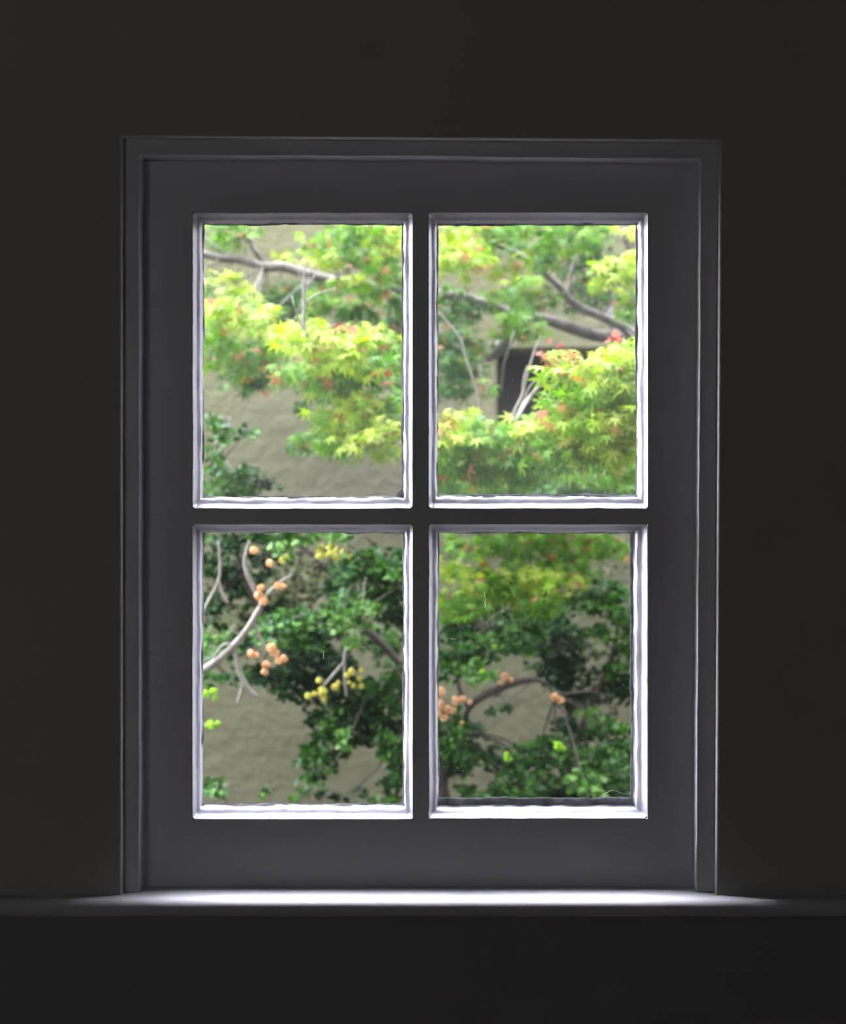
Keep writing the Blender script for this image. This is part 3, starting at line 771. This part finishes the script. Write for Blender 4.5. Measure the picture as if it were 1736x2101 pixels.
# ---- evergreen shrub behind the left panes
def evergreen(label, root_u, root_Z, limbs, clumps, name='evergreen_shrub'):
    r = empty(name, P(root_u, 0, root_Z)[:2] + (0.0,))
    r['label'] = label; r['category'] = 'shrub'
    an = []
    for ln, Z in limbs:
        _, pp = limb('branch', ln, Z, M['dark_bark'], r, 0.08, 8); an += pp
    return r, an
G36 = gu(0, 3.6)
L_CL = {
 'top': [(450, 898, 32, 26, 3.5, 'shrub', .8), (505, 893, 32, 10, 3.5, 'shrub', .9), (438, 868, 14, 16, 3.5, 'shrub', .7)],
 'upper': [(445, 985, 45, 28, 3.5, 'shrub', 1.0), (500, 985, 40, 30, 3.5, 'shrub', 1.0), (548, 998, 26, 12, 3.5, 'shrubdk', 1.0), (470, 1010, 60, 22, 3.5, 'shrublt', .8), (440, 940, 22, 22, 3.5, 'shrub', .6), (480, 1045, 90, 25, 3.5, 'shrub', 1.0)],
 'upper_mid': [(500, 1115, 60, 28, 3.7, 'shrubdk', 1.0), (570, 1105, 70, 20, 3.6, 'shrub', 1.0), (640, 1110, 45, 22, 3.6, 'shrublt', .5), (450, 1160, 40, 50, 3.7, 'shrubdk', .8), (500, 1190, 60, 45, 3.8, 'shrubdk', 1.1), (440, 1250, 35, 45, 3.7, 'shrubdk', .8), (565, 1140, 40, 30, 3.8, 'shrubdk', .9)],
 'background': [(470, 1290, 60, 30, 3.95, 'khaki', .6), (545, 1255, 45, 35, 3.9, 'shrubdk', .8), (440, 1310, 40, 25, 3.7, 'shrublt', .6), (430, 1100, 35, 20, 3.7, 'shrub', .6), (500, 1250, 50, 25, 3.9, 'khaki', .6)],
 'middle': [(600, 1190, 60, 40, 3.95, 'khaki', .7), (590, 1240, 60, 30, 3.95, 'khaki', .7), (660, 1160, 50, 35, 3.8, 'khaki', .5)],
 'right': [(720, 1165, 45, 35, 3.5, 'shrub', 1.0), (780, 1160, 55, 35, 3.5, 'shrub', 1.0), (760, 1215, 75, 40, 3.5, 'shrub', 1.1), (690, 1210, 40, 35, 3.6, 'shrubdk', 1.0), (810, 1250, 30, 50, 3.5, 'shrubdk', .9), (820, 1180, 30, 40, 3.4, 'shrub', .9)],
 'bright': [(720, 1265, 50, 26, 3.2, 'shrublt', .9), (745, 1250, 35, 22, 3.2, 'shrublt', .8), (715, 1300, 35, 26, 3.2, 'shrublt', .9), (700, 1240, 30, 20, 3.2, 'shrub', .9), (705, 1110, 30, 12, 3.2, 'shrublt', .8), (685, 1140, 45, 14, 3.2, 'yellow', .35), (575, 1135, 22, 22, 3.2, 'shrublt', .6)],
 'belt': [(610, 1285, 75, 35, 3.5, 'shrub', 1.1), (570, 1300, 45, 30, 3.4, 'shrub', 1.1), (650, 1310, 70, 35, 3.5, 'shrub', 1.1), (510, 1320, 40, 30, 3.6, 'shrubdk', .9), (640, 1350, 80, 35, 3.7, 'shrubdk', 1.0), (780, 1320, 50, 40, 3.9, 'shrub', .7)],
 'lower': [(560, 1390, 60, 30, 3.6, 'shrubdk', 1.1), (620, 1385, 60, 40, 3.7, 'shrubdk', 1.1), (475, 1390, 50, 22, 3.6, 'shrub', .9), (450, 1345, 35, 22, 3.5, 'shrub', 1.0), (680, 1385, 50, 40, 3.7, 'shrubdk', 1.1), (600, 1415, 55, 16, 3.6, 'shrubdk', .9)],
 'low_right': [(720, 1430, 60, 35, 3.6, 'shrubdk', 1.1), (790, 1420, 50, 60, 3.6, 'shrub', 1.1), (640, 1440, 35, 28, 3.7, 'shrubdk', .9), (760, 1490, 70, 45, 3.6, 'shrubdk', 1.2), (810, 1530, 35, 60, 3.5, 'shrub', 1.1), (700, 1480, 50, 35, 3.6, 'shrub', .8), (690, 1530, 45, 35, 3.6, 'shrub', .9), (660, 1500, 35, 40, 3.7, 'shrubdk', .6), (650, 1560, 40, 35, 3.6, 'shrub', .9), (715, 1515, 20, 14, 3.4, 'shrublt', .8)],
 'bottom': [(645, 1600, 30, 25, 3.6, 'shrub', .7), (815, 1610, 25, 35, 3.5, 'shrub', .8), (795, 1630, 35, 18, 3.5, 'shrub', .6), (445, 1625, 32, 18, 3.5, 'shrub', .9), (545, 1640, 16, 12, 3.5, 'shrub', .5), (620, 1640, 25, 12, 3.5, 'shrub', .5), (700, 1640, 60, 14, 3.7, 'shrubdk', .4)],
}
sh1, an = evergreen('dark green small-leaved evergreen shrub spread across the lower left pane', 868, 3.7, [
    ([(868, gu(0, 3.7), 22), (866, 1900, 18), (862, 1700, 14), (858, 1560, 12), (856, 1470, 11), (850, 1400, 10)], 3.75),
    ([(850, 1400, 10), (812, 1352, 9), (780, 1318, 8.5), (745, 1282, 8), (700, 1200, 6), (660, 1160, 5), (630, 1130, 4), (590, 1110, 3)], 3.75),
    ([(858, 1640, 8), (790, 1520, 7), (700, 1450, 6), (620, 1390, 5), (560, 1300, 6), (500, 1180, 5), (470, 1060, 5), (450, 950, 4), (440, 870, 2)], 3.7),
    ([(620, 1400, 5), (540, 1390, 4), (470, 1390, 3)], 3.65),
    ([(852, 1420, 6), (830, 1300, 5), (790, 1180, 4)], 3.6),
    ([(866, 1950, 8), (700, 1850, 6), (520, 1740, 5), (460, 1640, 4)], 3.6),
], L_CL)
for nm, cs in L_CL.items():
    leaf_object('foliage', [shrub_clump(*c) for c in cs], M['shrub_leaf'], sh1)
connect('twig', [c for cs in L_CL.values() for c in cs], an, M['dark_bark'], sh1, 0.0035)

# ---- evergreen shrub behind the lower right pane
R_CL = {
 'top': [(1240, 1240, 60, 40, 3.7, 'shrub', .9), (1280, 1230, 50, 35, 3.6, 'shrub', .9), (1210, 1215, 40, 25, 3.7, 'shrubdk', .7), (1290, 1290, 35, 50, 3.6, 'shrub', 1.1), (1240, 1300, 35, 25, 3.7, 'shrub', .8)],
 'mid_left': [(930, 1290, 45, 35, 3.5, 'shrub', 1.1), (990, 1290, 60, 32, 3.6, 'shrubdk', 1.1), (950, 1350, 60, 40, 3.4, 'shrub', 1.2), (1010, 1310, 45, 28, 3.4, 'shrublt', .5), (1070, 1290, 60, 30, 3.5, 'shrub', 1.1), (1060, 1330, 50, 28, 3.4, 'shrub', 1.0), (985, 1385, 32, 26, 3.2, 'shrublt', .9), (920, 1380, 35, 25, 3.4, 'shrub', 1.0)],
 'dark_core': [(1145, 1320, 55, 45, 3.8, 'shrubdk', 1.2), (1155, 1380, 55, 45, 3.8, 'shrubdk', 1.2), (1100, 1350, 35, 30, 3.8, 'shrubdk', .8), (1190, 1425, 60, 30, 3.8, 'shrubdk', 1.1), (1130, 1270, 50, 25, 3.7, 'shrubdk', 1.0), (1210, 1345, 30, 25, 3.9, 'khaki', .6), (1240, 1400, 40, 25, 3.8, 'shrubdk', .9)],
 'right': [(1280, 1370, 40, 40, 3.6, 'shrub', 1.0), (1270, 1430, 45, 35, 3.7, 'shrubdk', .8), (1225, 1480, 30, 22, 3.5, 'shrublt', .6), (1265, 1510, 45, 30, 3.5, 'shrub', 1.0), (1200, 1510, 40, 30, 3.7, 'shrubdk', .9), (1160, 1480, 25, 50, 3.8, 'shrubdk', .6)],
 'bottom': [(1080, 1560, 50, 40, 3.5, 'shrub', 1.0), (1140, 1560, 45, 45, 3.5, 'shrub', 1.0), (1080, 1610, 70, 35, 3.4, 'shrub', 1.2), (1210, 1590, 60, 40, 3.4, 'shrub', 1.1), (1270, 1570, 45, 45, 3.4, 'shrub', 1.1), (1200, 1610, 45, 18, 3.2, 'shrublt', .6), (1150, 1640, 80, 22, 3.5, 'shrubdk', 1.2), (1000, 1560, 40, 25, 3.6, 'shrubdk', .7), (1040, 1640, 50, 20, 3.4, 'shrub', .9), (1270, 1630, 50, 25, 3.5, 'shrub', 1.0)],
 'low_left': [(925, 1500, 40, 40, 3.5, 'shrub', 1.1), (935, 1550, 45, 35, 3.5, 'shrub', 1.1), (970, 1570, 45, 22, 3.5, 'shrub', .9), (920, 1590, 30, 20, 3.6, 'shrubdk', 1.0), (980, 1500, 30, 25, 3.7, 'shrubdk', .5), (985, 1640, 60, 12, 3.4, 'shrub', .8), (1240, 1175, 50, 18, 3.9, 'khaki', .3), (1030, 1450, 30, 20, 3.8, 'shrubdk', .5)],
}
sh2, an = evergreen('dark glossy evergreen shrub with brown stems, seen through the lower right pane', 1160, 3.75, [
    ([(1160, gu(0, 3.75), 22), (1160, 1900, 18), (1162, 1700, 15), (1168, 1560, 14), (1172, 1480, 12), (1160, 1400, 9), (1140, 1320, 7), (1130, 1270, 5)], 3.8),
    ([(1100, 1950, 20), (960, 1780, 16), (915, 1650, 14), (908, 1590, 12), (945, 1500, 6), (962, 1455, 6), (985, 1432, 8), (1020, 1415, 9), (1060, 1400, 8), (1110, 1398, 4), (1140, 1425, 2)], 3.5),
    ([(1160, 1560, 8), (1210, 1450, 6), (1260, 1330, 5), (1270, 1230, 4)], 3.7),
    ([(962, 1455, 5), (940, 1400, 4), (950, 1320, 3), (990, 1280, 3)], 3.5),
], R_CL)
for nm, cs in R_CL.items():
    leaf_object('foliage', [shrub_clump(*c) for c in cs], M['shrub_leaf'], sh2)
connect('twig', [c for cs in R_CL.values() for c in cs], an, M['dark_bark'], sh2, 0.0035)

# ---- flower heads: round papery clusters, each a part of the plant that carries it
def flower_head(parent, u, v_, r_px, Z, pal, name='flower_head'):
    R = r_px * S * Z / D
    n_ = 34
    q = rng.normal(0, 1, (n_, 3)); q /= np.linalg.norm(q, axis=1, keepdims=True)
    pos = np.array(P(u, v_, Z)) + q * R * 0.6 * np.array([1, .8, .95])
    tip = np.cross(q, rng.normal(0, 1, (n_, 3)))
    return leaf_object(name, [scatter(OL, pos - tip * R * 0.25, q, tip, R * rng.uniform(.55, .85, n_), colours(pal, n_) * 1.9)], M['petal'], parent)

fl = empty('flowering_shrub', P(250, 0, 3.0)[:2] + (0.0,))
fl['label'] = 'pale bare-branched shrub with round apricot flower heads, left in the lower left pane'
fl['category'] = 'shrub'
g3 = gu(0, 3.0)
for ln in ([(250, g3, 18), (255, 1900, 15), (290, 1600, 12), (340, 1440, 10), (380, 1393, 9), (420, 1374, 8.5), (450, 1352, 7.5), (480, 1325, 7), (505, 1295, 6.5), (522, 1268, 6.5), (536, 1240, 5.5), (532, 1215, 5)],
           [(532, 1232, 4), (520, 1205, 5), (510, 1185, 5), (503, 1160, 4.5), (505, 1135, 4), (512, 1110, 3)],
           [(482, 1322, 5), (484, 1345, 5), (490, 1375, 5.5), (500, 1398, 5.5), (512, 1415, 5), (527, 1430, 4)],
           [(500, 1400, 3), (495, 1420, 3), (488, 1444, 2.5)],
           [(522, 1272, 4), (528, 1295, 4), (536, 1312, 3.5), (548, 1332, 3), (560, 1345, 2)],
           [(530, 1300, 1.5), (524, 1320, 1.2), (520, 1335, 1)],
           [(538, 1235, 3), (553, 1215, 3.5), (575, 1195, 2.5), (600, 1178, 1.5)],
           [(430, 1366, 2), (455, 1326, 2.5), (480, 1321, 2)],
           [(510, 1280, 1.2), (490, 1300, 1), (470, 1285, .8)],
           [(340, 1440, 5), (400, 1290, 3.5), (445, 1200, 3), (452, 1160, 2.8), (448, 1110, 2)],
           [(448, 1190, 3), (455, 1215, 3), (468, 1238, 3)]):
    limb('branch', ln, 3.0, M['twig'], fl, 0.06, 8)
for (u, v_, rp) in ((521, 1129, 11), (553, 1155, 11), (536, 1206, 10), (530, 1222, 12), (540, 1232, 13), (570, 1201, 10), (580, 1203, 9), (515, 1340, 11), (525, 1344, 9), (557, 1330, 14), (565, 1342, 12), (581, 1352, 12), (572, 1356, 10), (546, 1363, 12), (543, 1378, 10)):
    flower_head(fl, u, v_, rp, 2.97, 'orange')
for (u, v_, rp) in ((421, 1424, 11), (438, 1418, 10), (441, 1432, 8), (430, 1487, 12), (447, 1484, 8)):
    flower_head(fl, u, v_, rp, 2.95, 'bud', 'leaf_bud')
limb('branch', [(345, 1450, 4), (385, 1440, 3), (425, 1428, 2)], 2.98, M['twig'], fl)
limb('branch', [(335, 1490, 4), (385, 1492, 3), (432, 1488, 2)], 2.98, M['twig'], fl)

# pale twig with yellow heads in front of the left evergreen
limb('pale_twig', [(760, 1330, 4, 3.7), (720, 1310, 3.5, 3.3), (711, 1330, 3.5, 3.2), (707, 1360, 3.5, 3.2), (708, 1395, 2.5, 3.2), (711, 1430, 1.5, 3.2)], 3.2, M['twig'], sh1)
limb('pale_twig', [(707, 1358, 3), (692, 1375, 3), (672, 1398, 2.5), (665, 1408, 1.5)], 3.2, M['twig'], sh1)
for (u, v_, rp) in ((662, 1418, 14), (655, 1396, 9), (665, 1432, 9), (632, 1428, 9), (645, 1424, 8), (688, 1410, 10), (694, 1402, 7), (712, 1386, 8), (716, 1400, 6), (722, 1378, 10), (738, 1392, 8), (742, 1408, 8), (726, 1407, 8), (742, 1376, 7), (655, 1142, 9), (676, 1137, 9), (690, 1145, 11), (706, 1130, 8), (716, 1142, 8), (578, 1150, 9), (588, 1142, 7)):
    flower_head(sh1, u, v_, rp, 3.17, 'yellow')
for (u, v_, rp) in ((905, 1420, 14), (903, 1445, 15), (918, 1455, 13), (935, 1438, 13), (928, 1458, 11), (912, 1472, 11), (950, 1434, 10), (964, 1440, 8), (948, 1482, 5), (1036, 1388, 11), (1048, 1394, 9), (1028, 1400, 8), (1138, 1430, 12), (1150, 1436, 11), (898, 1462, 12)):
    flower_head(sh2, u, v_, rp, 3.2, 'orange')
for (u, v_, rp) in ((1042, 1555, 11), (1146, 1530, 12), (1156, 1536, 8), (1040, 1548, 8), (990, 1380, 10), (1014, 1326, 7)):
    flower_head(sh2, u, v_, rp, 3.15, 'bud', 'leaf_bud')
